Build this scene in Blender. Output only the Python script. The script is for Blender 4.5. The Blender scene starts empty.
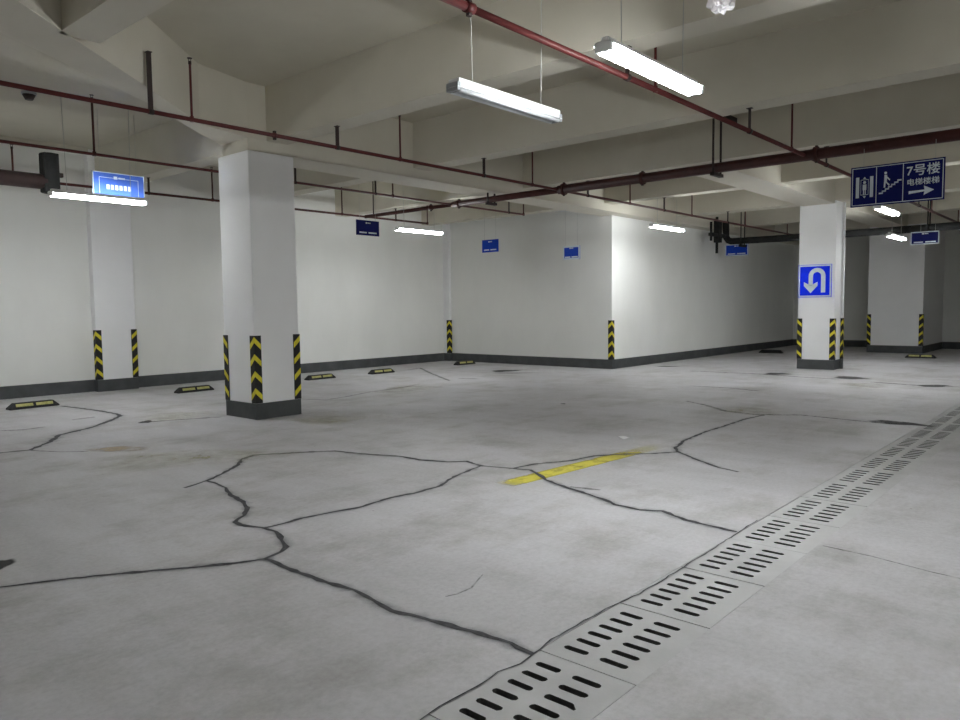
import bpy, bmesh, math, random
from mathutils import Vector, Matrix
random.seed(7)
scn = bpy.context.scene
COL = scn.collection

# ------------------------------------------------------------------ materials
def new_mat(name):
    m = bpy.data.materials.new(name); m.use_nodes = True
    nt = m.node_tree; b = nt.nodes['Principled BSDF']
    return m, nt, b
def node(nt, t, **kw):
    n = nt.nodes.new(t)
    for k, v in kw.items():
        if k in n.inputs: n.inputs[k].default_value = v
        else: setattr(n, k, v)
    return n
def ramp(nt, fac, stops):
    r = nt.nodes.new('ShaderNodeValToRGB')
    e = r.color_ramp.elements
    while len(e) < len(stops): e.new(0.5)
    for i, (p, c) in enumerate(stops):
        e[i].position = p; e[i].color = (*c, 1) if len(c) == 3 else c
    nt.links.new(fac, r.inputs[0]); return r.outputs[0]
def pos(nt, scale=(1, 1, 1)):
    g = nt.nodes.new('ShaderNodeNewGeometry'); mp = nt.nodes.new('ShaderNodeMapping')
    mp.inputs['Scale'].default_value = scale
    nt.links.new(g.outputs['Position'], mp.inputs['Vector']); return mp.outputs[0]
def noise(nt, vec, scale, detail=4, rough=.6):
    n = nt.nodes.new('ShaderNodeTexNoise'); n.inputs['Scale'].default_value = scale
    n.inputs['Detail'].default_value = detail; n.inputs['Roughness'].default_value = rough
    nt.links.new(vec, n.inputs['Vector']); return n.outputs['Fac']
def mixc(nt, fac, a, b, mode='MIX'):
    m = nt.nodes.new('ShaderNodeMix'); m.data_type = 'RGBA'; m.blend_type = mode
    for s, v in ((m.inputs[0], fac), (m.inputs[6], a), (m.inputs[7], b)):
        if hasattr(v, 'is_linked'): nt.links.new(v, s)
        elif isinstance(v, (int, float)): s.default_value = v
        else: s.default_value = (*v, 1)
    return m.outputs[2]
def bump(nt, b, h, dist=.002, strength=.5):
    n = nt.nodes.new('ShaderNodeBump'); n.inputs['Distance'].default_value = dist
    n.inputs['Strength'].default_value = strength
    nt.links.new(h, n.inputs['Height']); nt.links.new(n.outputs[0], b.inputs['Normal'])
def mottled(name, c1, c2, scale=3, rough=.8, fine=60, bd=.001, metallic=0, stretch=(1, 1, 1), spec=.3):
    m, nt, b = new_mat(name); v = pos(nt, stretch)
    n = noise(nt, v, scale); col = ramp(nt, n, [(.3, c1), (.7, c2)])
    nt.links.new(col, b.inputs['Base Color']); b.inputs['Roughness'].default_value = rough
    b.inputs['Metallic'].default_value = metallic; b.inputs['Specular IOR Level'].default_value = spec
    if bd: bump(nt, b, noise(nt, v, fine, 3), bd)
    return m

def floor_mat():
    m, nt, b = new_mat('polished_concrete_floor'); v = pos(nt)
    big = ramp(nt, noise(nt, v, .55, 5, .62), [(.32, (.405, .395, .40)), (.5, (.505, .495, .51)), (.68, (.57, .56, .58))])
    vs = pos(nt, (1.6, .35, 1)); sw = noise(nt, vs, 1.7, 6, .65)
    c = mixc(nt, .55, big, ramp(nt, sw, [(.3, (.40, .395, .395)), (.72, (.59, .58, .60))]), 'MIX')
    fine = ramp(nt, noise(nt, v, 35, 6, .75), [(.25, (.80, .80, .80)), (.6, (1, 1, 1))])
    c = mixc(nt, 1, c, fine, 'MULTIPLY')
    dark_tone = ramp(nt, noise(nt, pos(nt, (.9, 1.3, 1)), 1.1, 7, .7), [(.48, (1, 1, 1)), (.66, (.76, .745, .71))])  # patchy floor grime from noise
    c = mixc(nt, 1, c, dark_tone, 'MULTIPLY')
    vo = nt.nodes.new('ShaderNodeTexVoronoi'); vo.inputs['Scale'].default_value = 2.6
    nt.links.new(v, vo.inputs['Vector'])
    pit = ramp(nt, vo.outputs['Distance'], [(.012, (.42, .4, .38)), (.028, (1, 1, 1))])
    c = mixc(nt, 1, c, pit, 'MULTIPLY')
    nt.links.new(c, b.inputs['Base Color'])
    r = ramp(nt, noise(nt, v, 1.3, 4), [(.3, (.5, .5, .5)), (.7, (.72, .72, .72))])
    nt.links.new(r, b.inputs['Roughness']); b.inputs['Specular IOR Level'].default_value = .35
    bump(nt, b, noise(nt, v, 90, 3), .001, .4)
    return m
def alpha_mat(name, col, lo, hi, scale, rough=.8, stretch=(1, 1, 1), falloff=None, maxa=1):
    """a thin stain or worn paint film: opacity broken up by noise, optionally fading to the rim by the 'fade' attribute"""
    m, nt, b = new_mat(name); v = pos(nt, stretch)
    b.inputs['Base Color'].default_value = (*col, 1); b.inputs['Roughness'].default_value = rough
    n = noise(nt, v, scale, 6, .7)
    a = ramp(nt, n, [(lo, (0, 0, 0)), (hi, (maxa, maxa, maxa))])
    at = nt.nodes.new('ShaderNodeAttribute'); at.attribute_name = 'fade'
    mu = nt.nodes.new('ShaderNodeMath'); mu.operation = 'MULTIPLY'
    nt.links.new(a, mu.inputs[0]); nt.links.new(at.outputs['Fac'], mu.inputs[1])
    nt.links.new(mu.outputs[0], b.inputs['Alpha'])
    return m
def plain(name, c, rough=.5, metallic=0, spec=.4):
    m = mottled(name, tuple(x * .93 for x in c), tuple(min(1, x * 1.05) for x in c), 12, rough, 80, 0, metallic, spec=spec)
    return m
def glow(name, c, s):
    m, nt, b = new_mat(name)
    b.inputs['Base Color'].default_value = (.9, .9, .9, 1)
    b.inputs['Emission Color'].default_value = (*c, 1); b.inputs['Emission Strength'].default_value = s
    return m

M = {}
M['floor'] = floor_mat()
M['wall'] = mottled('white_wall_paint', (.79, .79, .76), (.84, .84, .81), 1.2, .75, 40, .0008, stretch=(1, 1, .5))
M['column'] = mottled('white_column_paint', (.84, .84, .845), (.88, .88, .885), 1.5, .7, 40, .0008)
M['ceiling'] = mottled('ceiling_plaster', (.52, .485, .40), (.59, .555, .465), .8, .85, 25, .002)
M['beam'] = mottled('beam_plaster', (.58, .545, .46), (.64, .605, .52), 1.0, .85, 25, .0015)
M['base'] = mottled('dark_grey_base_paint', (.055, .06, .062), (.085, .09, .092), 4, .6, 60, .0005)
M['pipe_red'] = mottled('dark_red_pipe_enamel', (.075, .013, .013), (.11, .02, .019), 6, .4, 60, 0)
M['pipe_main'] = mottled('brown_red_pipe_enamel', (.048, .014, .012), (.075, .021, .018), 5, .62, 60, 0)
M['dark'] = mottled('dark_bracket_steel', (.025, .018, .016), (.05, .03, .028), 9, .6, 60, 0)
M['black'] = mottled('black_pipe_lagging', (.012, .013, .013), (.028, .028, .028), 7, .8, 40, .001)
M['lampwhite'] = plain('white_enamelled_sheet', (.86, .87, .88), .4)
M['endcap'] = plain('grey_end_cap', (.35, .36, .38), .5)
M['tube'] = glow('lit_fluorescent_tube', (.95, .99, 1.0), 19)
M['tube_bright'] = glow('bright_fluorescent_tube', (.95, .99, 1.0), 34)
M['tube_off'] = plain('unlit_fluorescent_tube', (.8, .82, .84), .25)
M['wire'] = plain('thin_steel_wire', (.45, .45, .43), .5, .3)
M['navy'] = plain('navy_sign_face', (.008, .012, .12), .6, 0, .12)
M['signblue'] = plain('blue_sign_face', (.012, .06, .50), .6, 0, .12)
M['uturnblue'] = plain('bright_blue_sign_face', (.004, .03, .95), .6, 0, .12)
M['signglare'] = plain('blue_sign_face_with_glare', (.07, .16, .62), .6, 0, .12)  # sign blue paled: the lamp's glare is painted into the colour
M['signwhite'] = plain('white_sign_print', (.72, .80, .86), .5)
M['rubber'] = mottled('black_rubber', (.010, .010, .010), (.022, .022, .022), 8, .6, 80, .0005)
M['yellow'] = mottled('yellow_reflective_film', (.62, .52, .02), (.78, .68, .05), 14, .45, 60, 0)
M['stopyellow'] = mottled('worn_yellow_film', (.34, .33, .10), (.55, .52, .20), 18, .6, 60, 0)
M['cover'] = mottled('precast_concrete_cover', (.43, .43, .43), (.51, .51, .51), 3.5, .8, 70, .0012)
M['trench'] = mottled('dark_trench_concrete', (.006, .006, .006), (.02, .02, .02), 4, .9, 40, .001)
M['dark_tone'] = mottled('dark_slot_wall', (.03, .03, .029), (.065, .063, .06), 20, .8, 60, .001)  # darker colour for the slot walls of the drain covers
M['crack'] = mottled('crack_filler', (.03, .03, .033), (.085, .085, .09), 25, .85, 80, 0)
M['crack_soft'] = alpha_mat('crack_smudge', (.07, .07, .075), .25, .62, 9, maxa=.55)
M['joint'] = alpha_mat('faint_joint', (.05, .05, .05), .3, .6, 14, maxa=.9)
M['yline'] = alpha_mat('worn_yellow_paint', (.66, .58, .06), .22, .50, 5, maxa=.95)
M['stain'] = alpha_mat('dark_damp_stain', (.03, .03, .03), .22, .50, 4, maxa=.95)
M['orange'] = alpha_mat('orange_rust_stain', (.66, .52, .34), .25, .6, 3, maxa=.6)
M['ystain'] = alpha_mat('yellow_dust_stain', (.66, .62, .40), .35, .7, 3, maxa=.45)
M['plastic'] = plain('crumpled_white_plastic', (.75, .72, .74), .3)
M['redplastic'] = plain('dark_red_plastic', (.07, .01, .015), .35)
M['paper'] = plain('white_paper', (.8, .8, .8), .7)

# ------------------------------------------------------------------ mesh helpers
class MB:
    def __init__(s): s.v = []; s.f = []; s.m = []; s.sm = []; s.mats = []
    def mi(s, mat):
        if mat not in s.mats: s.mats.append(mat)
        return s.mats.index(mat)
    def add(s, vs, fs, mat, smooth=False):
        o = len(s.v); s.v += [tuple(v) for v in vs]; k = s.mi(mat)
        for f in fs: s.f.append([o + i for i in f]); s.m.append(k); s.sm.append(smooth)
        return s
    def box(s, a, b, mat):
        x0, y0, z0 = (min(a[i], b[i]) for i in range(3)); x1, y1, z1 = (max(a[i], b[i]) for i in range(3))
        v = [(x0, y0, z0), (x1, y0, z0), (x1, y1, z0), (x0, y1, z0), (x0, y0, z1), (x1, y0, z1), (x1, y1, z1), (x0, y1, z1)]
        return s.add(v, [(0, 3, 2, 1), (4, 5, 6, 7), (0, 1, 5, 4), (1, 2, 6, 5), (2, 3, 7, 6), (3, 0, 4, 7)], mat)
    def prism(s, poly, z0, z1, mat):
        n = len(poly); v = [(x, y, z0) for x, y in poly] + [(x, y, z1) for x, y in poly]
        f = [tuple(range(n))[::-1], tuple(range(n, 2 * n))] + [(i, (i + 1) % n, n + (i + 1) % n, n + i) for i in range(n)]
        return s.add(v, f, mat)
    def extr(s, poly3, d, mat):
        n = len(poly3); d = Vector(d); v = [Vector(p) for p in poly3]; v += [p + d for p in v]
        f = [tuple(range(n))[::-1], tuple(range(n, 2 * n))] + [(i, (i + 1) % n, n + (i + 1) % n, n + i) for i in range(n)]
        return s.add(v, f, mat)
    def tube(s, a, b, r, mat, n=16, r2=None, cap=True):
        a = Vector(a); b = Vector(b); d = (b - a).normalized(); r2 = r if r2 is None else r2
        u = d.orthogonal().normalized(); w = d.cross(u)
        v = []
        for p, q in ((a, r), (b, r2)):
            for i in range(n):
                t = 2 * math.pi * i / n; v.append(p + (u * math.cos(t) + w * math.sin(t)) * q)
        f = [(i, (i + 1) % n, n + (i + 1) % n, n + i) for i in range(n)]
        s.add(v, f, mat, True)
        if cap: s.add(v, [tuple(range(n))[::-1], tuple(range(n, 2 * n))], mat)
        return s
    def path(s, pts, r, mat, n=12):
        """a bent tube: mitred joints"""
        P = [Vector(p) for p in pts]
        rings = []; u = None
        for i, p in enumerate(P):
            d = ((P[i] - P[i - 1]).normalized() if i else Vector((0, 0, 0))) + ((P[i + 1] - P[i]).normalized() if i < len(P) - 1 else Vector((0, 0, 0)))
            d.normalize()
            u = d.orthogonal().normalized() if u is None else (u - d * u.dot(d)).normalized()
            w = d.cross(u); rings.append([p + (u * math.cos(2 * math.pi * k / n) + w * math.sin(2 * math.pi * k / n)) * r for k in range(n)])
        v = [q for R in rings for q in R]; f = []
        for i in range(len(P) - 1):
            for k in range(n): f.append((i * n + k, i * n + (k + 1) % n, (i + 1) * n + (k + 1) % n, (i + 1) * n + k))
        s.add(v, f, mat, True)
        s.add(rings[0] + rings[-1], [tuple(range(n))[::-1], tuple(range(n, 2 * n))], mat); return s
    def build(s, name, parent=None, bevel=0, loc=None, fade=None):
        me = bpy.data.meshes.new(name); off = Vector(loc) if loc else Vector((0, 0, 0))
        me.from_pydata([tuple(Vector(v) - off) for v in s.v], [], s.f)
        for m in s.mats: me.materials.append(m)
        me.polygons.foreach_set('material_index', s.m); me.polygons.foreach_set('use_smooth', s.sm)
        if fade is not None:
            at = me.attributes.new('fade', 'FLOAT', 'POINT'); at.data.foreach_set('value', fade)
        me.update()
        bm = bmesh.new(); bm.from_mesh(me); bmesh.ops.remove_doubles(bm, verts=bm.verts, dist=1e-5)
        if fade is None: bmesh.ops.recalc_face_normals(bm, faces=bm.faces)
        bm.to_mesh(me); bm.free()
        o = bpy.data.objects.new(name, me); COL.objects.link(o); o.location = off
        if parent:
            q = parent; w = Vector((0, 0, 0))
            while q: w += q.location; q = q.parent
            o.parent = parent; o.location = off - w
        if bevel:
            md = o.modifiers.new('edge', 'BEVEL'); md.width = bevel; md.segments = 2; md.limit_method = 'ANGLE'
        return o
def tag(o, label, cat, group=None):
    o['label'] = label; o['category'] = cat
    if group: o['group'] = group
    return o
def root(name, loc, label, cat, group=None):
    o = bpy.data.objects.new(name, None); COL.objects.link(o); o.location = loc; o.empty_display_size = .1
    return tag(o, label, cat, group)
def struct(name, mb, parent=None, bevel=0):
    o = mb.build(name, parent, bevel)
    if not parent: o['kind'] = 'structure'
    return o

# ------------------------------------------------------------------ setting
Z = 4.10          # slab
W1, W2Y, X2, XB = 13.42, 8.46, 13.95, 25.35    # left wall Y, side wall Y, middle wall X, back wall X
TY0, TY1 = 1.285, 1.72                         # drain trench
fl = MB()
X0, Y0 = -5.0, -9.0
for (a, b) in (((X0, Y0), (XB + .2, TY0)), ((X0, TY1), (XB + .2, W1 + .2))):
    fl.box((a[0], a[1], -.35), (b[0], b[1], 0), M['floor'])
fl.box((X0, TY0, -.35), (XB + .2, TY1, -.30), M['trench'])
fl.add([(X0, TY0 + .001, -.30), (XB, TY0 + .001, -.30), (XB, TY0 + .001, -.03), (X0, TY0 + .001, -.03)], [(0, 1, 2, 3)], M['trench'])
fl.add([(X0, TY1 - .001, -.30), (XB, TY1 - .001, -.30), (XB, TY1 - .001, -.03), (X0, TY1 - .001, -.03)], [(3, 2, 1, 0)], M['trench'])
floor = struct('floor', fl)
struct('ceiling', MB().box((X0, Y0, Z), (XB + .2, W1 + .2, Z + .2), M['ceiling']))
struct('wall_left', MB().box((X0, W1, 0), (X2, W1 + .2, Z), M['wall']))
struct('wall_middle', MB().box((X2, W2Y, 0), (X2 + .2, W1 + .2, Z), M['wall']))
struct('wall_side', MB().box((X2 + .2, W2Y, 0), (XB, W2Y + .2, Z), M['wall']))
struct('wall_back', MB().box((XB, Y0, 0), (XB + .2, W2Y + .2, Z), M['wall']))
struct('wall_right', MB().box((X0, Y0 - .2, 0), (XB + .2, Y0, Z), M['wall']))
struct('wall_rear', MB().box((X0 - .2, Y0 - .2, 0), (X0, W1 + .2, Z), M['wall']))
BH, BT = .205, .012
struct('baseboard_left', MB().box((X0, W1 - BT, 0), (5.19, W1, BH), M['base']).box((5.87, W1 - BT, 0), (13.85, W1, BH), M['base']))
struct('baseboard_middle', MB().box((X2 - BT, W2Y - BT, 0), (X2, 13.21, BH), M['base']))
struct('baseboard_side', MB().box((X2, W2Y - BT, 0), (XB, W2Y, BH), M['base']))
struct('baseboard_back', MB().box((XB - BT, 5.55, 0), (XB, W2Y - BT, BH), M['base']).box((XB - BT, Y0, 0), (XB, 4.19, BH), M['base']))

# columns with their painted dark foot
def column(x0, y0, x1, y1, top, name='column'):
    c = struct(name, MB().box((x0, y0, 0), (x1, y1, top), M['column']), bevel=.008)
    e = .006
    struct('base_band', MB().box((x0 - e, y0 - e, 0), (x1 + e, y1 + e, BH - .003), M['base']), c)
    return c
column(5.04, 8.13, 5.69, 8.83, 3.3)
c2 = struct('column', MB().prism([(16.17, 4.58), (16.58, 4.58), (16.58, 4.53), (16.63, 4.53), (16.63, 5.30), (16.17, 5.30)], 0, 3.44, M['column']), bevel=.008)
e_ = .006
struct('base_band', MB().prism([(16.17 - e_, 4.58 - e_), (16.58 - e_, 4.58 - e_), (16.58 - e_, 4.53 - e_), (16.63 + e_, 4.53 - e_), (16.63 + e_, 5.30 + e_), (16.17 - e_, 5.30 + e_)], 0, BH - .003, M['base']), c2)
column(22.60, 4.20, XB - .001, 5.54, 3.44)
column(5.19, 13.26, 5.87, W1 - .001, Z - .01, 'wall_column')
column(13.86, 13.22, X2 - .001, W1 - .001, Z - .01, 'wall_column')

# beams
ZB = 3.44
def beam(x0, y0, x1, y1, z=ZB): return struct('ceiling_beam', MB().box((x0, y0, z), (x1, y1, Z), M['beam']))
def cross(x0, x1, segs):
    for a, b in segs: beam(x0, a, x1, b)
cross(2.23, 2.53, [(Y0, 6.12)])
cross(5.30, 5.60, [(Y0, 8.13), (8.72, W1)])
cross(7.80, 8.12, [(Y0, 8.13), (8.72, W1)])
cross(10.45, 10.76, [(Y0, 8.13), (8.72, W1)])
cross(13.12, 13.42, [(Y0, 4.62), (5.24, 8.13), (8.72, W1)])
cross(16.17, 16.60, [(Y0, 4.62), (5.24, 8.13)])
cross(19.6, 19.95, [(Y0, 4.62), (5.24, 8.13)])
cross(22.65, 23.0, [(Y0, 4.62), (5.24, 8.13)])
beam(5.04, 8.13, XB, 8.72, 3.30)
beam(10.76, 4.62, XB, 5.24, 3.38)
beam(X0, 13.22, 5.19, W1, 4.02); beam(5.87, 13.22, 13.86, W1, 4.02)
# the skew girder that runs from the column to the near left
pl = [(-2.0, 2.26), (2.21, 6.03), (3.34, 7.02), (4.31, 7.91), (5.04, 8.125), (5.30, 8.125), (5.30, 8.72), (5.04, 8.72), (4.55, 8.35), (3.57, 7.52), (1.93, 6.41), (-2.0, 3.45)]
struct('ceiling_beam', MB().prism(pl, ZB, Z, M['beam']))
# ------------------------------------------------------------------ marks on the floor
def ribbon(name, pts, w, mat, z=.0012, fade=False, jit=.3, seg=.05):
    P = [Vector(p) for p in pts]; Q = []
    for i in range(len(P) - 1):
        n = max(1, int((P[i + 1] - P[i]).length / seg))
        for k in range(n): Q.append(P[i].lerp(P[i + 1], k / n))
    Q.append(P[-1])
    Q = [q + Vector((random.uniform(-1, 1), random.uniform(-1, 1))) * (.006 if 0 < i < len(Q) - 1 and not fade else 0) for i, q in enumerate(Q)]
    vs = []; fs = []; fd = []; n = len(Q)
    for i, q in enumerate(Q):
        t = (Q[min(i + 1, n - 1)] - Q[max(i - 1, 0)]).normalized(); nn = Vector((-t.y, t.x))
        ww = w * (1 + random.uniform(-jit, jit)) * min(1, .65 + 4 * min(i, n - 1 - i) / max(1, n - 1))
        offs = (-1, 0, 1)
        for o in offs:
            p = q + nn * ww * .5 * o; vs.append((p.x, p.y, z)); fd.append(0. if (fade and o) else 1.)
    for i in range(n - 1):
        for o in range(2):
            j = i * 3 + o; fs.append((j, j + 1, j + 4, j + 3))
    return MB().add(vs, fs, mat).build(name, floor, fade=fd)
K = {
    'K1': [(1.12,4.17),(1.35,4.05),(1.63,3.87),(1.91,3.67),(2.10,3.55),(2.20,3.51),(2.32,3.55),(2.39,3.59),(2.45,3.72),(2.52,3.90),(2.51,4.03),(2.46,4.20),(2.47,4.29),(2.60,4.38),(2.71,4.52),(2.78,4.70),(2.83,4.95),(2.92,5.18),(2.95,5.40),(2.95,5.52)],
    'K2': [(2.72,5.43),(2.95,5.52),(3.16,5.65),(3.44,5.87),(3.60,6.08),(3.79,6.15),(4.12,5.92),(4.37,5.71),(4.44,5.39),(4.58,5.02),(4.58,4.76),(4.67,4.50),(4.79,4.39),(4.73,4.16),(4.81,3.89)],
    'K2b': [(4.81,3.89),(4.86,3.73),(4.76,3.56),(4.65,3.42),(4.53,3.10),(4.44,2.79),(4.35,2.61),(4.34,2.42),(4.41,2.29),(4.31,2.08),(4.29,1.91),(4.27,1.73)],
    'K3': [(2.52,4.02),(2.70,4.01),(2.81,4.02),(3.07,3.97),(3.19,3.93),(3.51,3.96),(3.72,3.92),(4.00,3.93),(4.14,4.00),(4.39,4.09),(4.73,4.16)],
    'K4': [(2.20,3.51),(2.19,3.18),(2.20,2.90),(2.22,2.78),(2.18,2.54),(2.17,2.45),(2.20,2.30),(2.23,2.09),(2.26,1.89),(2.25,1.79),(2.24,1.71)],
    'K5': [(4.82,3.88),(5.08,3.84),(5.37,3.68),(5.69,3.63),(5.89,3.48),(6.12,3.26),(6.31,3.12)],
    'K6': [(9.11,3.36),(8.65,3.42),(8.01,3.40),(7.50,3.40),(6.87,3.34),(6.48,3.23),(6.31,3.12),(6.06,2.79),(5.90,2.54),(5.84,2.36)],
    'K7': [(9.81,4.74),(9.56,4.34),(9.16,3.89),(9.08,3.53),(9.18,3.26),(9.36,3.02),(9.28,2.44),(9.23,2.01),(9.41,1.77)],
    'K8': [(2.21,8.27),(2.53,8.18),(2.82,8.52),(3.06,8.93),(3.48,9.18),(3.86,9.57),(4.14,9.91),(4.19,10.15),(4.18,10.66),(4.14,11.06),(4.06,11.71)],
    'K9': [(2.52,8.15),(2.68,7.82),(2.86,7.63)],
    'K10': [(2.67,9.89),(2.92,9.68),(3.17,9.71)],
    'K11': [(3.60,10.06),(3.89,10.10)],
    'K12': [(4.01,9.11),(4.19,9.06),(4.57,8.90),(4.91,8.73)],
    'K13': [(6.66,9.52),(6.81,9.10),(7.23,9.16),(7.92,9.38),(8.63,9.42),(9.31,9.63)],
    'K14': [(11.31,12.08),(11.85,12.25),(11.04,11.11),(10.50,10.29),(10.02,9.56)],
    'K14b': [(10.47,9.77),(10.63,9.35)],
    'K15': [(1.60,1.71),(1.73,1.72),(1.92,1.71),(2.04,1.73),(2.15,1.70),(2.24,1.71),(2.39,1.73),(2.50,1.73),(2.63,1.73),(2.75,1.73),(3.05,1.70),(3.46,1.70),(3.92,1.71),(4.30,1.72),(4.59,1.73)],
    'K16': [(4.32,1.26),(4.30,1.01),(4.23,0.72),(4.21,0.53)],
    'K17': [(14.40,6.87),(14.50,5.45),(14.29,4.63),(14.25,4.00)],
    'K17b': [(14.02,3.37),(13.82,2.51),(13.96,2.05)],
    'K18': [(2.44,2.38),(2.50,2.36),(2.60,2.36),(2.78,2.44)],
    'K19': [(4.58,3.14),(4.64,2.91)],
    'K20': [(11.70,5.58),(11.77,4.92),(11.61,4.39)],

}
WID = {'K1': .030, 'K2': .032, 'K2b': .032, 'K3': .027, 'K4': .030, 'K5': .032, 'K6': .030, 'K7': .045, 'K8': .05, 'K9': .02, 'K10': .03,
       'K11': .04, 'K12': .04, 'K13': .03, 'K14': .05, 'K14b': .05, 'K15': .006, 'K16': .008, 'K17': .07, 'K17b': .08, 'K18': .008, 'K19': .03, 'K20': .05}
SOFT = {'K7', 'K10', 'K11', 'K12', 'K13', 'K14', 'K14b', 'K16', 'K17', 'K17b', 'K18', 'K19', 'K20', 'K9'}
for i, (k, p) in enumerate(K.items()):
    if k in SOFT: ribbon('crack', p, WID[k] * 2.3, M['joint'], .0009 + i * .00002, fade=True)
    else:
        ribbon('crack', p, WID[k], M['crack'], .0018 + i * .00002, jit=.45)
        ribbon('crack_smudge', p, WID[k] * 3.2, M['crack_soft'], .0008 + i * .00002, fade=True, jit=.5)
def patch(name, cx, cy, ax, ay, rot, mat, z, n=28, rings=4, wob=.25):
    vs = [(cx, cy, z)]; fd = [1.]; fs = []
    ph = [random.uniform(0, 6.28) for _ in range(3)]
    for r in range(1, rings + 1):
        for k in range(n):
            t = 2 * math.pi * k / n; s = r / rings * (1 + wob * (math.sin(2 * t + ph[0]) * .5 + math.sin(3 * t + ph[1]) * .5 + math.sin(5 * t + ph[2]) * .3))
            x, y = ax * s * math.cos(t), ay * s * math.sin(t)
            vs.append((cx + x * math.cos(rot) - y * math.sin(rot), cy + x * math.sin(rot) + y * math.cos(rot), z))
            fd.append(1. if r < rings - 1 else (.8 if r == rings - 1 else 0.))
    for k in range(n): fs.append((0, 1 + k, 1 + (k + 1) % n))
    for r in range(rings - 1):
        for k in range(n):
            a = 1 + r * n + k; b = 1 + r * n + (k + 1) % n; fs.append((a, a + n, b + n, b))
    return MB().add(vs, fs, mat).build(name, floor, fade=fd)
A45 = -math.atan2(.14, .10)
patch('oil_stain', 1.235, 4.54, .06, .11, -.7, M['stain'], .0030)
patch('oil_stain', 14.6, 3.84, 0.255, 0.39, -.7, M['stain'], .0031)
patch('oil_stain', 12.3, 10.1, 0.33, 0.3, -.7, M['stain'], .0032)
patch('oil_stain', 12.0, 9.6, .5, .08, -.9, M['stain'], .0033)
patch('oil_stain', 14.7, 5.2, 0.3, 0.225, -.7, M['stain'], .0034)
patch('oil_stain', 15.2, 7.8, .12, .30, .5, M['stain'], .0035)
patch('oil_stain', 13.9, 2.4, 0.3, 0.18, -.7, M['stain'], .0036)
patch('oil_stain', 9.35, 1.95, 0.15, 0.33, -.2, M['stain'], .0037)
patch('oil_stain', 4.1, 9.1, .08, .12, -.5, M['stain'], .0038)
patch('oil_stain', 8.52, 5.95, .05, .04, 0, M['stain'], .0039)
patch('rust_stain', 3.1, 7.5, .16, .34, .6, M['orange'], .0040, wob=.15)
patch('dust_stain', 4.6, 9.3, .5, .5, 0, M['ystain'], .0041)
patch('dust_stain', 3.3, 6.5, .5, .9, .9, M['ystain'], .0042)
patch('dust_stain', 9.3, 3.6, .3, .45, -.7, M['ystain'], .0043)
patch('dust_stain', 5.6, 7.4, .5, .35, -.3, M['ystain'], .0044)
patch('dust_stain', 8.6, 9.2, .7, .4, .2, M['ystain'], .0045)
patch('dust_stain', 13.4, 3.3, .3, .5, -.7, M['ystain'], .0046)
# yellow bay line: solid from its near end, worn away towards the far one
vs = []; fs = []; fd = []
n = 24
for i in range(n + 1):
    t = i / n; x = 4.33 + (6.55 - 4.33) * t
    for k, y in enumerate((3.48, 3.52, 3.63, 3.675)):
        vs.append((x + (.0 if k in (0, 3) else 0), y - .17 * t, .0004)); fd.append((0.55 if k in (0, 3) else 1.) * (1 if t < .55 else max(0, 1 - (t - .55) * 2.1)) * min(1, .3 + t * 9))
for i in range(n):
    for k in range(3): j = i * 4 + k; fs.append((j, j + 1, j + 5, j + 4))
MB().add(vs, fs, M['yline']).build('yellow_line', floor, fade=fd)

# ------------------------------------------------------------------ drain covers
def make_cover(chip):
    L, y0, y1 = .607, TY0 + .0012, TY1 - .002
    z1, z0 = 0.0, -.024
    xs = [L / 2 + (k - 2.5) * .0855 for k in range(6)]
    rows = [(1.495, 1.375), (1.66, 1.55)]
    slots = []
    for ry in rows:
        ya, yb = min(ry), max(ry)
        for x in xs: slots.append((x, ya, yb))
    me = bpy.data.meshes.new('drain_cover'); bm = bmesh.new()
    def loop(pts): vs_ = [bm.verts.new((x, y, z1)) for x, y in pts]; return [bm.edges.new((vs_[i], vs_[(i + 1) % len(vs_)])) for i in range(len(vs_))]
    edges = loop([(0, y0), (L, y0), (L, y1), (0, y1)])
    r = .0165
    for q, (x, ya, yb) in enumerate(slots):
        pts = []
        for k in range(9): t = math.pi * k / 8; pts.append((x + r * math.cos(t), yb - r + r * math.sin(t)))
        for k in range(9):
            t = math.pi + math.pi * k / 8
            bx_ = .016 if (chip and q in (1, 3) and k in (2, 3, 4)) else 0
            pts.append((x + r * math.cos(t) - bx_ * .6, ya + r + r * math.sin(t) - bx_))
        pts = [(px + random.uniform(-.0012, .0012), py + random.uniform(-.0012, .0012)) for px, py in pts]
        edges += loop(pts)
    bmesh.ops.triangle_fill(bm, edges=edges, use_beauty=True, use_dissolve=False)
    # drop any faces laid inside the slots
    for f in list(bm.faces):
        c = f.calc_center_median()
        for (x, ya, yb) in slots:
            if math.hypot(c.x - x, c.y - min(max(c.y, ya + r), yb - r)) < r - .003:
                bm.faces.remove(f); break
    ret = bmesh.ops.extrude_face_region(bm, geom=list(bm.faces))
    for v in [g for g in ret['geom'] if isinstance(g, bmesh.types.BMVert)]: v.co.z = z0
    bmesh.ops.recalc_face_normals(bm, faces=bm.faces)
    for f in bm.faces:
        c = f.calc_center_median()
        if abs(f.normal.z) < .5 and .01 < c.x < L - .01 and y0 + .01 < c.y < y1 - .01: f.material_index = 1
    bm.to_mesh(me); bm.free(); me.materials.append(M['cover']); me.materials.append(M['dark_tone']); return me
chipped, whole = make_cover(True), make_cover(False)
PITCH = .6135
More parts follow.
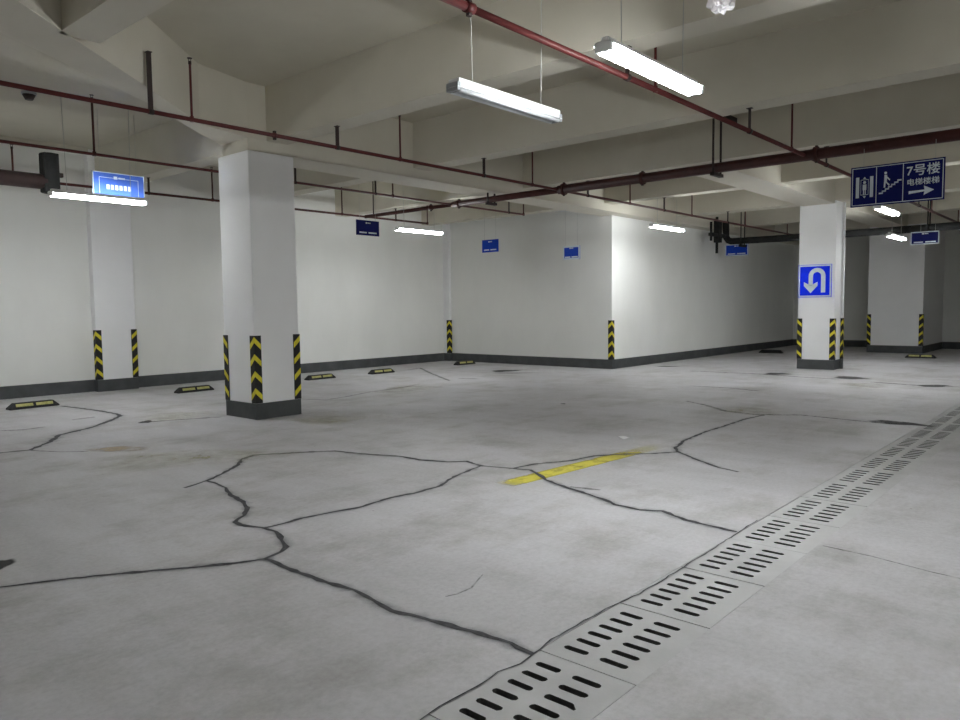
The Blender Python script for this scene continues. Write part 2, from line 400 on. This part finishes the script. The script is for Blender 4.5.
for k in range(-3, 37):
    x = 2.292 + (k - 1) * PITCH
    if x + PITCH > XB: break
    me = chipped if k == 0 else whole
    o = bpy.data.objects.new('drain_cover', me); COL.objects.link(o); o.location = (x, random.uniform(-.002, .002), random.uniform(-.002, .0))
    lab = {0: 'slotted drain cover with two chipped slots, cut off by the bottom edge',
           1: 'whole slotted drain cover just past the spot where the thick crack reaches the drain',
           }.get(k, 'slotted concrete drain cover farther along the drain, past the thick crack')
    if k < 0: lab = 'slotted concrete drain cover lying below the bottom edge of the photo'
    tag(o, lab, 'drain cover', 'slotted covers of the floor drain')

# ------------------------------------------------------------------ corner guards
def guard(cx, cy, sx, sy, label, z0=BH + .0, z1=1.055, arms=(1, 1), w=.088):
    """angle strip on a vertical corner; sx, sy give the way the column body lies from its corner"""
    t = .010; e = .0015
    rt = root('corner_guard', (cx, cy, z0), label, 'corner guard', 'black and yellow rubber corner guards')
    mb = MB(); gap = .0
    ox, oy = cx - sx * t, cy - sy * t      # outer corner
    poly = [(ox, oy), (cx + sx * w, oy), (cx + sx * w, cy - sy * gap), (cx, cy), (cx - sx * gap, cy + sy * w), (ox, cy + sy * w)]
    mb.prism(poly, z0, z1, M['rubber']); mb.build('rubber_strip', rt)
    ch = MB(); h = (z1 - z0); p = h / 4
    for k in range(4):
        zb = z0 + p * (k + .16)
        for arm in (0, 1):
            a0, a1 = -t, w - .004
            # stripe rises towards the corner
            q = [(a0, zb + .090), (a1, zb), (a1, zb + .070), (a0, zb + .160)]
            if arm == 0: P = [(cx + sx * a, oy - sy * e * 0, z) for a, z in q]; dd = (0, -sy * e, 0)
            else: P = [(ox, cy + sy * a, z) for a, z in q]; dd = (-sx * e, 0, 0)
            ch.extr(P, dd, M['yellow'])
    ch.build('yellow_chevrons', rt)
    return rt
G = guard
G(5.04, 8.13, 1, 1, 'black and yellow corner guard on the front corner of the big white column', z1=1.045)
G(5.04, 8.83, 1, -1, 'black and yellow corner guard on the left back corner of the big white column', z1=1.045)
G(5.69, 8.13, -1, 1, 'black and yellow corner guard on the right corner of the big white column', z1=1.045)
G(16.17, 5.30, 1, -1, 'corner guard on the left edge of the column carrying the U-turn sign')
G(16.17, 4.58, 1, 1, 'corner guard below and to the right of the U-turn sign on its column')
G(16.58, 4.53, 1, 1, 'corner guard on the rear corner of the U-turn sign column, seen edge on', w=.045)
G(22.60, 5.54, 1, -1, 'corner guard on the left edge of the wide column standing at the back wall')
G(22.60, 4.20, 1, 1, 'corner guard on the right edge of the wide column standing at the back wall')
G(5.19, 13.26, 1, 1, 'corner guard on the left edge of the flat column in the left wall')
G(5.87, 13.26, -1, 1, 'corner guard on the right edge of the flat column in the left wall')
G(13.86, 13.22, 1, 1, 'corner guard in the inner room corner below the far ceiling lamp')
G(X2, W2Y, 1, 1, 'corner guard on the outer corner where the two white walls meet in mid-room')

# ------------------------------------------------------------------ wheel stops
def stop(x, y, L, rot, label, stripes=True):
    rt = root('wheel_stop', (x, y, 0), label, 'wheel stop', 'parking wheel stops'); h, w, tw = .09, .15, .08
    def V(a, b, c): return (a, b, c)
    vs = [(-L / 2, -w / 2, 0), (L / 2, -w / 2, 0), (L / 2, w / 2, 0), (-L / 2, w / 2, 0),
          (-L / 2, -w / 2, .02), (L / 2, -w / 2, .02), (L / 2, w / 2, .02), (-L / 2, w / 2, .02),
          (-L / 2 + .07, -tw / 2, h), (L / 2 - .07, -tw / 2, h), (L / 2 - .07, tw / 2, h), (-L / 2 + .07, tw / 2, h)]
    fs = [(3, 2, 1, 0), (0, 1, 5, 4), (1, 2, 6, 5), (2, 3, 7, 6), (3, 0, 4, 7), (4, 5, 9, 8), (5, 6, 10, 9), (6, 7, 11, 10), (7, 4, 8, 11), (8, 9, 10, 11)]
    b = MB().add(vs, fs, M['rubber']).build('rubber_body', rt, .006, loc=(0, 0, 0)); b.location = (0, 0, 0)
    st = MB(); n1 = Vector((0, -.07, .035)).normalized() * .002
    for s in (-1, 1):
        for x0, x1 in ((-L / 2 + .085, -.02), (.02, L / 2 - .085)):
            y0_, z0_, y1_, z1_ = s * (w / 2 - .012), .045, s * (tw / 2 + .006), h - .012
            fy = lambda z: s * (w / 2 + (tw / 2 - w / 2) * (z - .02) / (h - .02))
            P = [(x0, fy(.036), .036), (x1, fy(.036), .036), (x1, fy(.072), .072), (x0, fy(.072), .072)]
            st.extr(P, (0, s * .0025, .0025), M['stopyellow'])
    if stripes: st.build('yellow_stripes', rt, loc=(0, 0, 0)).location = (0, 0, 0)
    rt.rotation_euler.z = rot
Yw = 11.90
stop(3.74, 11.88, .66, .06, 'wheel stop at the left edge of the photo, in front of the left wall')
stop(6.22, 11.93, .66, .05, 'wheel stop between the flat wall column and the big white column')
stop(8.86, 11.98, .66, .02, 'wheel stop just right of the big white column, near the left wall')
stop(10.42, 11.95, .64, .02, 'wheel stop halfway between the big column and the inner corner of the room')
stop(13.2, 12.1, .64, .02, 'wheel stop closest to the inner corner of the room')
stop(21.0, 7.6, .64, math.pi / 2 + .02, 'small dark wheel stop by the side wall, left of the U-turn sign column', False)
stop(20.85, 3.9, .66, math.pi / 2, 'yellow topped wheel stop in front of the wide back column')

# ------------------------------------------------------------------ fluorescent lamps
LZ = 2.85
def make_lamp(lit=True, L=1.22, lz=LZ, tm=None):
    rt = bpy.data.objects.new('fluorescent_lamp', None); COL.objects.link(rt); rt.empty_display_size = .1
    h = L / 2
    # spine housing
    hw, hz = (.024, .020) if lit else (.050, .0)
    MB().box((-h + .02, -hw, hz), (h - .02, hw, .060), M['lampwhite']).build('housing', rt, .004)
    rf = MB()
    prof = [(-.066, .010), (-.026, .028), (.026, .028), (.066, .010)] if lit else [(-.058, -.006), (-.02, -.004), (.02, -.004), (.058, -.006)]
    for i in range(3):
        (ya, za), (yb, zb) = prof[i], prof[i + 1]
        rf.extr([(-h, ya, za), (-h, yb, zb), (-h, yb, zb + .003), (-h, ya, za + .003)], (2 * h, 0, 0), M['lampwhite'])
    rf.build('reflector', rt)
    for y in (-.036, .036):
        MB().tube((-h + .03, y, -.018), (h - .03, y, -.018), .016, (tm or M['tube']) if lit else M['tube_off'], 14).build('tube', rt)
    for s in (-1, 1):
        e = MB().box((s * (h - .03), -.055, -.028), (s * (h + .0), .055, .03), M['lampwhite'] if lit else M['endcap'])
        e.build('end_socket', rt, .003)
        MB().tube((s * .40, 0, .05), (s * .42, 0, Z - lz), .0035, M['wire'], 8).build('hanging_rod', rt)
    return rt
def copy_tree(o, parent=None):
    c = o.copy(); COL.objects.link(c)
    if parent: c.parent = parent
    for ch in list(o.children): copy_tree(ch, c)
    return c
lit0 = make_lamp(True)
spots = [(4.15, 10.26, 'lit ceiling lamp hung below the glare-paled blue sign at the left wall'),
         (10.12, 10.41, 'lit ceiling lamp in front of the inner room corner, right of the small navy sign'),
         (13.56, 3.07, 'lit ceiling lamp seen right below the big sign with the arrow'),
         (5.2, -3.2, 'added fill lamp outside the frame to the right of the drain'),  # this and the lamps below: unseen, added to even out the brightness
         (-2.2, 9.3, 'added fill lamp outside the frame to the left of the left wall sign'),
         (0.6, -1.2, 'added fill lamp outside the frame just to the right of the photographer'),
         (11.5, -3.6, 'added fill lamp outside the frame beyond the right edge'),
         ]
for i, (x, y, lab) in enumerate(spots):
    o = lit0 if i == 0 else copy_tree(lit0)
    o.location = (x, y, LZ); tag(o, lab, 'ceiling lamp', 'hanging fluorescent lamps')
o = make_lamp(True, 1.33, 2.90); o.location = (13.68, 7.03, 2.90)
tag(o, 'lit ceiling lamp throwing light on the bright side wall', 'ceiling lamp', 'hanging fluorescent lamps')
o = make_lamp(True, 1.33, 2.75); o.location = (17.8, 3.84, 2.75)
tag(o, 'small lit ceiling lamp in front of the wide back column', 'ceiling lamp', 'hanging fluorescent lamps')
o = make_lamp(True, tm=M['tube_bright']); o.location = (4.40, 2.36, LZ)
tag(o, 'twin tube ceiling lamp glaring brightest, hung beside the crumpled plastic bag', 'ceiling lamp', 'hanging fluorescent lamps')
off = make_lamp(False); off.location = (4.37, 3.53, LZ)
tag(off, 'unlit white fluorescent lamp on two thin rods, left of the brightest lamp', 'ceiling lamp', 'hanging fluorescent lamps')

# ------------------------------------------------------------------ pipes
PZ = 3.20
def run_root(name, loc, label): return root(name, loc, label, 'pipe')
def coupling(rt, c, axis, r, mat, w=.05):
    a = Vector(c); d = Vector((1, 0, 0)) if axis == 'x' else Vector((0, 1, 0))
    mb = MB().tube(a - d * w / 2, a + d * w / 2, r * 1.35, mat, 18)
    for s in (-1, 1): mb.box(a + Vector((-.014, -.014, s * r * 1.25 - .02)), a + Vector((.014, .014, s * r * 1.25 + .02)), M['dark'])
    mb.build('coupling', rt)
def riser(rt, x, y, z, top, mat, r=.012):
    rz = MB().tube((x, y, z), (x, y, top), r, mat, 10).tube((x, y, z - .022), (x, y, z + .03), r * 1.7, mat, 12).build('sprinkler_riser', rt)
    hd = MB().tube((x, y, top), (x, y, top + .03), r * 1.25, M['dark'], 10).tube((x, y, top + .055), (x, y, top + .06), .024, M['dark'], 12)
    for s in (-1, 1): hd.tube((x + s * .012, y, top + .03), (x + s * .012, y, top + .055), .003, M['dark'], 6)
    hd.build('sprinkler_head', rz)
def strap(rt, x, y, z, top, axis, r, w=.045, mat=None):
    mat = mat or M['dark']
    mb = MB()
    if axis == 'x': mb.box((x - w / 2, y - .006, z + r * .9), (x + w / 2, y + .006, top), mat)
    else: mb.box((x - .006, y - w / 2, z + r * .9), (x + .006, y + w / 2, top), mat)
    d = Vector((1, 0, 0)) if axis == 'x' else Vector((0, 1, 0)); c = Vector((x, y, z))
    mb.tube(c - d * w * .5, c + d * w * .5, r * 1.25, mat, 16)
    mb.box((x - w / 2, y - .03, top - .006), (x + w / 2, y + .03, top), mat)
    mb.build('hanger_strap', rt)
# main pipe across the room
MX = 9.78
mp = root('main_pipe', (MX, 0, PZ), 'thick dark red main pipe running across under the ceiling, above the big sign', 'pipe')
MB().tube((MX, Y0, PZ), (MX, 6.9, PZ), .068, M['pipe_main'], 24).build('pipe_run', mp)
MB().tube((MX, 6.9, PZ), (MX, 9.2, PZ), .052, M['pipe_main'], 20).build('pipe_run', mp)
MB().tube((MX, 9.2, PZ), (MX, 11.6, PZ), .034, M['pipe_main'], 16).build('pipe_run', mp)
for y, r in ((6.80, .068), (5.42, .068), (3.02, .068), (-1.2, .068), (9.05, .05), (9.75, .036)): coupling(mp, (MX, y, PZ), 'y', r, M['pipe_main'])
# trapeze hangers of the main pipe
def trapeze(y, r, top=Z, w=.12):
    mb = MB()
    for s in (-1, 1): mb.tube((MX + s * w, y, PZ - r - .03), (MX + s * w, y, top), .016, M['dark'], 8)
    mb.box((MX - w - .03, y - .03, PZ - r - .045), (MX + w + .03, y + .03, PZ - r - .004), M['dark'])
    return mb
t = trapeze(4.30, .068, 3.98)
t.box((MX - .20, 4.255, 3.91), (MX + .07, 4.30, 3.98), M['dark']).box((MX + .02, 4.30, 3.91), (10.45, 4.345, 3.98), M['dark']).box((MX - .14, 4.28, 3.98), (MX - .10, 4.32, Z), M['dark'])
t.build('trapeze_hanger', mp)
trapeze(8.3, .052, 3.30, .09).build('trapeze_hanger', mp)
trapeze(-2.0, .068).build('trapeze_hanger', mp)
MB().tube((MX, 11.35, PZ), (MX, 11.35, Z), .012, M['dark'], 8).build('hanger_rod', mp)

A = run_root('sprinkler_pipe', (0, 6.9, PZ), 'thin red sprinkler pipe passing in front of the big white column')
MB().tube((X0, 6.9, PZ), (24.8, 6.9, PZ), .021, M['pipe_red'], 14).build('pipe_run', A)
for x in (-2.0, .9, 3.68, 6.40, 9.10, 12.0, 14.5, 17.3, 20.1): riser(A, x, 6.9, PZ, 3.72, M['pipe_red'])
for x in (5.43, 7.98, 10.62, 13.3, 16.3): strap(A, x, 6.9, PZ, ZB, 'x', .021)
strap(A, 3.28, 6.9, PZ, 3.74, 'x', .021)
coupling(A, (1.5, 6.9, PZ), 'x', .021, M['pipe_red']); coupling(A, (4.6, 6.9, PZ), 'x', .021, M['pipe_red'], .03)

B = run_root('sprinkler_pipe', (0, 3.15, PZ), 'red sprinkler pipe passing behind the brightest lamp and the big sign')
MB().tube((X0, 3.15, PZ), (3.52, 3.15, PZ), .029, M['pipe_red'], 14).tube((3.52, 3.15, PZ), (24.0, 3.15, PZ), .024, M['pipe_red'], 14).build('pipe_run', B)
for x in (5.9, 9.28, 14.6, 17.5, 20.5): riser(B, x, 3.15, PZ, 3.78, M['pipe_red'])
for x in (2.2, 5.43, 7.98, 10.62, 13.3, 16.3): strap(B, x, 3.15, PZ, ZB, 'x', .024)
coupling(B, (3.52, 3.15, PZ), 'x', .026, M['pipe_red'], .07)
MB().tube((3.40, 3.15, PZ), (3.40, 3.15, 3.75), .014, M['pipe_red'], 10).build('sprinkler_riser', B)

Cc = run_root('sprinkler_pipe', (0, 9.2, PZ), 'thin dark red pipe passing just behind the big white column')
MB().tube((X0, 9.2, PZ), (11.83, 9.2, PZ), .018, M['pipe_red'], 12).build('pipe_run', Cc)
for x, tp in ((3.68, 3.82), (8.0 + .35, 3.5), (11.83, 3.48)): riser(Cc, x, 9.2, PZ, tp, M['pipe_main'], .013)
for x in (5.43, 6.46, 7.98, 11.37): strap(Cc, x, 9.2, PZ, ZB if x in (5.43, 7.98) else Z, 'x', .018, .03)
Dd = run_root('sprinkler_pipe', (0, 11.6, PZ), 'thin dark red pipe running along the left wall to its short upturned end')
MB().tube((4.1, 11.6, PZ), (11.52, 11.6, PZ), .020, M['pipe_main'], 12).build('pipe_run', Dd)
MB().tube((X0, 11.6, PZ), (4.0, 11.6, PZ), .105, M['dark'], 20).build('pipe_run', Dd)
for x, tp in ((3.56, 3.6), (6.5, 3.68), (9.2, 3.77), (11.52, 3.98)): riser(Dd, x, 11.6, PZ, tp, M['pipe_main'], .013)
strap(Dd, 10.6, 11.6, PZ, ZB, 'x', .02, .03); strap(Dd, 7.98, 11.6, PZ, ZB, 'x', .02, .03); strap(Dd, 5.43, 11.6, PZ, ZB, 'x', .02, .03)
MB().box((3.92, 11.50, 3.06), (4.12, 11.70, 3.60), M['black']).tube((4.02, 11.6, 3.05), (4.02, 11.6, 3.60), .12, M['black'], 18).box((4.10, 11.53, 3.28), (4.18, 11.6, 3.34), M['dark']).build('valve', Dd, .01)
# black lagged pipe deep in the garage
bp = root('drain_pipe', (18.9, 0, 3.0), 'thick black pipe hanging low across the back, behind the U-turn sign column', 'pipe')
MB().path([(18.9, 8.05, 3.50), (18.9, 8.04, 3.12), (18.9, 7.98, 3.03), (18.9, 7.9, 3.0), (18.9, 6, 2.98), (18.9, 4, 2.99), (18.9, Y0, 3.03)], .085, M['black'], 18).build('pipe_run', bp)
for y in (7.6, 3.45, -1.5):
    mb = MB()
    for s in (-1, 1): mb.tube((18.9 + s * .12, y, 2.86), (18.9 + s * .12, y, Z), .014, M['black'], 8)
    mb.box((18.74, y - .04, 2.84), (19.06, y + .04, 2.90), M['black']); mb.build('trapeze_hanger', bp)
MB().path([(18.4, 8.07, 3.60), (18.4, 8.07, 2.68)], .035, M['black'], 12).build('riser', bp)
MB().path([(18.05, 8.07, 3.45), (18.05, 8.07, 2.98)], .03, M['black'], 12).build('riser', bp)
MB().box((18.0, 8.0, 3.10), (18.95, 8.12, 3.18), M['black']).box((18.32, 7.98, 2.95), (18.5, 8.12, 3.5), M['black']).build('bracket', bp)

# smoke detector on the ceiling near the left
sd = root('smoke_detector', (3.43, 10.45, Z), 'small dark round smoke detector on the ceiling at the upper left', 'smoke detector')
MB().tube((3.43, 10.45, Z - .03), (3.43, 10.45, Z), .085, M['endcap'], 24).build('mounting_base', sd)
MB().tube((3.43, 10.45, Z - .09), (3.43, 10.45, Z - .03), .045, M['dark'], 24, r2=.075).build('sensor_dome', sd)

# ------------------------------------------------------------------ signs
def text_mesh(body, size, bold=0):
    cu = bpy.data.curves.new('lettering', 'FONT'); cu.body = body; cu.size = size; cu.extrude = .0006; cu.offset = bold
    cu.align_x = 'CENTER'; cu.align_y = 'CENTER'; cu.resolution_u = 3
    o = bpy.data.objects.new('lettering_source', cu); COL.objects.link(o)
    bpy.context.view_layer.update()
    me = bpy.data.meshes.new_from_object(o.evaluated_get(bpy.context.evaluated_depsgraph_get()))
    bpy.data.objects.remove(o); return me
def on_face(rt, me_or_mb, name, mat, M4):
    """places local (u, v, w) art on a sign face: u right, v up, w out of the board"""
    if isinstance(me_or_mb, MB): o = me_or_mb.build(name, rt); o.location = (0, 0, 0)
    else:
        me_or_mb.materials.clear(); me_or_mb.materials.append(mat)
        o = bpy.data.objects.new(name, me_or_mb); COL.objects.link(o); o.parent = rt
    o.matrix_local = M4; return o
def board(name, label, cx, cy, zc, w, h, facing, face, rim=M['signwhite'], rim_w=.012, rod_top=None, rods=(-.35, .35), cat='sign', inset=.012):
    """facing '-x' or '-y'; returns root (at board centre) and base matrix"""
    rt = root(name, (cx, cy, zc), label, cat)
    R = Matrix(((0, 0, -1, 0), (-1, 0, 0, 0), (0, 1, 0, 0), (0, 0, 0, 1))) if facing == '-x' else Matrix(((1, 0, 0, 0), (0, 0, -1, 0), (0, 1, 0, 0), (0, 0, 0, 1)))
    def loc(mb, nm, mat=None): return on_face(rt, mb, nm, mat, R)
    loc(MB().box((-w / 2, -h / 2, -.015), (w / 2, h / 2, 0), face), 'panel')
    if rim_w:
        a, b = w / 2 - inset, h / 2 - inset; e = .0015; r = MB()
        r.box((-a, b - rim_w, 0), (a, b, e), rim).box((-a, -b, 0), (a, -b + rim_w, e), rim).box((-a, -b, 0), (-a + rim_w, b, e), rim).box((a - rim_w, -b, 0), (a, b, e), rim)
        loc(r, 'border')
    if rod_top:
        for s in rods:
            loc(MB().tube((s * w, h / 2, -.008), (s * w, rod_top - zc, -.008), .002, M['wire'], 8), 'hanging_rod')
    return rt, R
def quad(mb, pts, mat, z=0, e=.0016): return mb.extr([(x, y, z) for x, y in pts], (0, 0, e), mat)
def disc(mb, cx, cy, r, mat, n=20, z=0, e=.0016): return quad(mb, [(cx + r * math.cos(2 * math.pi * k / n), cy + r * math.sin(2 * math.pi * k / n)) for k in range(n)], mat, z, e)

# big direction sign
SX = 9.70; k_ = SX / 12
sy0, sy1 = 3.21 * k_, 2.015 * k_; sz1 = 1.35 + 1.995 * k_; sz0 = 1.35 + 1.42 * k_
w, h = sy0 - sy1, sz1 - sz0
rt, R = board('direction_sign', 'large navy hanging sign with elevator and stairs symbols, Chinese writing and an arrow', SX, (sy0 + sy1) / 2, (sz0 + sz1) / 2, w, h, '-x', M['navy'],
              rim_w=.008, rod_top=PZ - .03, rods=(-.36, .40), inset=.014)
F = lambda u, v: (-w / 2 + u * w, -h / 2 + v * h)        # fractions across the board
W_ = M['signwhite']
mb = MB()
for u in (.285, .573):
    x = -w / 2 + u * w; mb.box((x - .004, -h / 2 + .014, 0), (x + .004, h / 2 - .014, .0015), W_)
on_face(rt, mb, 'divider', None, R)
ic = MB()                                                 # elevator symbol
for u in (.058, .215): quad(ic, [F(u, .22), F(u + .037, .22), F(u + .037, .74), F(u, .74)], W_)
gx = lambda u: -w / 2 + u * w
cx = gx(.155); hh = h
disc(ic, cx, -h / 2 + .60 * h, .017, W_)
quad(ic, [(cx - .020, -h/2 + .41*h), (cx + .020, -h/2 + .41*h), (cx + .020, -h/2 + .55*h), (cx - .020, -h/2 + .55*h)], W_)
for s in (-1, 1):
    quad(ic, [(cx + s * .004, -h/2 + .30*h), (cx + s * .015, -h/2 + .30*h), (cx + s * .015, -h/2 + .41*h), (cx + s * .004, -h/2 + .41*h)][::s], W_)
quad(ic, [(cx - .018, -h/2 + .69*h), (cx + .018, -h/2 + .69*h), (cx, -h/2 + .74*h)], W_)
quad(ic, [(cx, -h/2 + .205*h), (cx + .018, -h/2 + .26*h), (cx - .018, -h/2 + .26*h)], W_)
for v in (.285, .66): quad(ic, [F(.112, v), F(.198, v), F(.198, v + .012), F(.112, v + .012)], W_)
for u in (.112, .195): quad(ic, [F(u, .285), F(u + .004, .285), F(u + .004, .67), F(u, .67)], W_)
on_face(rt, ic, 'elevator_symbol', None, R)
ic = MB()                                                 # stairs symbol
n = 7; u0, v0, u1, v1 = .315, .27, .545, .60
for k in range(n):
    ua = u0 + (u1 - u0) * k / n; ub = u0 + (u1 - u0) * (k + 1) / n; va = v0 + (v1 - v0) * k / n; vb = v0 + (v1 - v0) * (k + 1) / n
    quad(ic, [F(ua, va), F(ub + .012, va), F(ub + .012, va + .035), F(ua, va + .035)], W_)
    if k < n - 1: quad(ic, [F(ub, va), F(ub + .012, va), F(ub + .012, vb + .035), F(ub, vb + .035)], W_)
disc(ic, gx(.385), -h / 2 + .78 * h, .015, W_)
quad(ic, [F(.370, .55), F(.400, .55), F(.402, .73), F(.372, .74)], W_)
quad(ic, [F(.366, .42), F(.384, .42), F(.388, .56), F(.370, .56)], W_)
quad(ic, [F(.386, .55), F(.402, .55), F(.432, .49), F(.424, .45)], W_)
quad(ic, [F(.400, .70), F(.400, .65), F(.430, .58), F(.436, .61)], W_)
on_face(rt, ic, 'stairs_symbol', None, R)
def letters(body, u, v, size, bold=.002, name='lettering'):
    x, y = F(u, v); me = text_mesh(body, size); bm = bmesh.new()
    for k in range(8):                                    # emboldened strokes
        n0 = len(bm.verts); bm.from_mesh(me); bm.verts.ensure_lookup_table()
        for q in bm.verts[n0:]: q.co += Vector((math.cos(k * math.pi / 4) * bold, math.sin(k * math.pi / 4) * bold, k * .00012))
    bm.to_mesh(me); bm.free()
    on_face(rt, me, name, W_, R @ Matrix.Translation((x, y, .001)))
letters('7号楼', .780, .745, .135, .0018)
letters('电梯楼梯', .780, .47, .082, .0010)
ar = MB()
quad(ar, [F(.635, .20), F(.80, .235), F(.80, .275), F(.635, .27)], W_)
quad(ar, [F(.79, .145), F(.895, .255), F(.79, .375), F(.80, .26)], W_)
on_face(rt, ar, 'arrow', None, R)

# U-turn sign on the column
rt, R = board('traffic_sign', 'square blue U-turn sign with a white curved arrow on the column', 16.155, 4.975, 1.83, .66, .67, '-x', M['uturnblue'], rim_w=.028, inset=.008)
u = MB(); cx, cy, ro, ri = .045, .10, .165, .080
arc = [(cx + ro * math.cos(t), cy + ro * math.sin(t)) for t in [math.pi * k / 16 for k in range(17)]] + [(cx + ri * math.cos(t), cy + ri * math.sin(t)) for t in [math.pi * (16 - k) / 16 for k in range(17)]]
for k in range(16):
    t0, t1 = math.pi * k / 16, math.pi * (k + 1) / 16
    quad(u, [(cx + ri * math.cos(t0), cy + ri * math.sin(t0)), (cx + ro * math.cos(t0), cy + ro * math.sin(t0)), (cx + ro * math.cos(t1), cy + ro * math.sin(t1)), (cx + ri * math.cos(t1), cy + ri * math.sin(t1))], W_)
quad(u, [(cx + ri, -.24), (cx + ro, -.24), (cx + ro, cy), (cx + ri, cy)], W_)
quad(u, [(cx - ro, -.10), (cx - ri, -.10), (cx - ri, cy), (cx - ro, cy)], W_)
m_ = cx - (ro + ri) / 2
quad(u, [(m_, -.25), (m_ + .135, -.10), (m_ + .135, -.02), (m_ + .0425, -.07), (m_ - .0425, -.07), (m_ - .135, -.02), (m_ - .135, -.10)][::1], W_)
on_face(rt, u, 'u_turn_arrow', None, R)

def small(label, x, y, z, w, h, facing, face, border, rod_top, rim=.012, rods=(-.35, .35), group='small blue hanging signs'):
    rt, R = board('parking_sign', label, x, y, z, w, h, facing, face, rim_w=rim if border else 0, rod_top=rod_top, rods=rods, inset=0)
    rt['group'] = group
    t = MB()
    t.box((-w * .10, h * .28, 0), (-w * .03, h * .38, .0014), W_)
    t.box((-.01 * w, h * .30, 0), (w * .12, h * .36, .0014), W_)
    for a, b in ((-.38, -.06), (.02, .38)): t.box((w * a, -h * .36, 0), (w * b, -h * .27, .0014), W_)
    on_face(rt, t, 'print', None, R)
    return rt, R
rt, R = small('blue sign with painted lamp glare above the long lamp at the left wall', 4.55, 10.6, 3.065, .70, .40, '-y', M['signglare'], True, Z)
f2 = MB(); a, b, e = .265, .13, .0015
f2.box((-a, b - .006, 0), (a, b, e), W_).box((-a, -b, 0), (a, -b + .006, e), W_).box((-a, -b, 0), (-a + .006, b, e), W_).box((a - .006, -b, 0), (a, b, e), W_)
for k in range(6): f2.box((-.17 + k * .058, -.03, 0), (-.13 + k * .058, .035, e), W_)
on_face(rt, f2, 'inner_border', None, R)
small('small navy sign below the pipe junction, between the big column and the lit lamp', 8.40, 9.9, 2.742, .50, .255, '-y', M['navy'], False, Z)
small('small blue sign hanging before the middle wall, closer to the inner room corner', 12.4, 10.57, 2.70, .46, .27, '-x', M['signblue'], False, Z)
small('small bright blue white rimmed sign hanging before the middle wall, closer to its outer corner', 12.4, 8.45, 2.43, .40, .27, '-x', M['signblue'], True, 3.3, .03)
small('small blue sign hanging below the black pipe beside the side wall', 19.3, 7.92, 2.80, .62, .31, '-x', M['signblue'], True, Z, .025)
small('dim navy sign hanging below the black pipe at the right edge of the photo', 16.0, 2.98, 2.56, .47, .24, '-x', M['navy'], True, Z, .018, (-.15, .35))

# crumpled plastic bag tied round a fitting
bx, by, bz = 4.66, 2.03, 3.26
pb = root('hanging_plastic_bag', (bx, by, bz), 'crumpled clear plastic bag tied round a dark red fitting at the top edge', 'plastic bag')
bm = bmesh.new(); bmesh.ops.create_icosphere(bm, subdivisions=3, radius=.07)
for v in bm.verts:
    n_ = v.co.normalized(); k = 1 + .22 * math.sin(9 * n_.x + 2 * n_.z) + .18 * math.sin(11 * n_.y + 5 * n_.z)
    v.co = v.co * k; v.co.z *= .8
    if v.co.z > .02: v.co.x *= 1 - (v.co.z - .02) * 5; v.co.y *= 1 - (v.co.z - .02) * 5
me = bpy.data.meshes.new('bag_film'); bm.to_mesh(me); bm.free(); me.materials.append(M['plastic'])
o = bpy.data.objects.new('bag_film', me); COL.objects.link(o); o.parent = pb
MB().tube((0, 0, .03), (0, 0, .15), .05, M['redplastic'], 14, r2=.03).tube((0, 0, .15), (0, 0, Z - bz), .010, M['dark'], 8).build('fitting', pb, loc=(0, 0, 0)).location = (0, 0, 0)

# litter
tag(MB().add([(6.57, 3.85, .004), (6.66, 3.83, .012), (6.67, 3.91, .006), (6.60, 3.93, .025), (6.62, 3.88, .03)], [(0, 1, 4), (1, 2, 4), (2, 3, 4), (3, 0, 4), (0, 3, 2, 1)], M['paper']).build('paper_scrap'),
    'tiny white paper scrap on the floor behind the yellow line', 'litter')

# ------------------------------------------------------------------ camera, world, output
f, yaw, pitch, roll = 743.177325, -0.849629087, 0.0695061519, -0.0120715038
cp, sp, cr, sr = math.cos(pitch), math.sin(pitch), math.cos(roll), math.sin(roll)
fw, up, rtv = Vector((0, cp, -sp)), Vector((0, sp, cp)), Vector((1, 0, 0))
Zr = Matrix.Rotation(yaw, 3, 'Z')
r2, u2, f2_ = Zr @ (rtv * cr + up * sr), Zr @ (up * cr - rtv * sr), Zr @ fw
cam = bpy.data.cameras.new('camera'); co = bpy.data.objects.new('camera', cam); COL.objects.link(co)
m3 = Matrix((r2, u2, -f2_)).transposed(); co.matrix_world = Matrix.Translation((0, 0, 1.35)) @ m3.to_4x4()
cam.sensor_width = 36; cam.lens = f * 36 / 960; cam.clip_start = .05; cam.clip_end = 100
scn.camera = co
wd = bpy.data.worlds.new('world'); scn.world = wd; wd.use_nodes = True
wd.node_tree.nodes['Background'].inputs[0].default_value = (0, 0, 0, 1)
scn.view_settings.view_transform = 'Standard'; scn.view_settings.look = 'None'; scn.view_settings.gamma = 1
scn.view_settings.exposure = 2.68; scn.view_settings.use_curve_mapping = False
cy = scn.cycles
cy.max_bounces = 10; cy.diffuse_bounces = 6; cy.glossy_bounces = 3; cy.transparent_max_bounces = 12
cy.use_denoising = True; cy.sample_clamp_indirect = 6; cy.use_light_tree = True
cy.caustics_reflective = False; cy.caustics_refractive = False
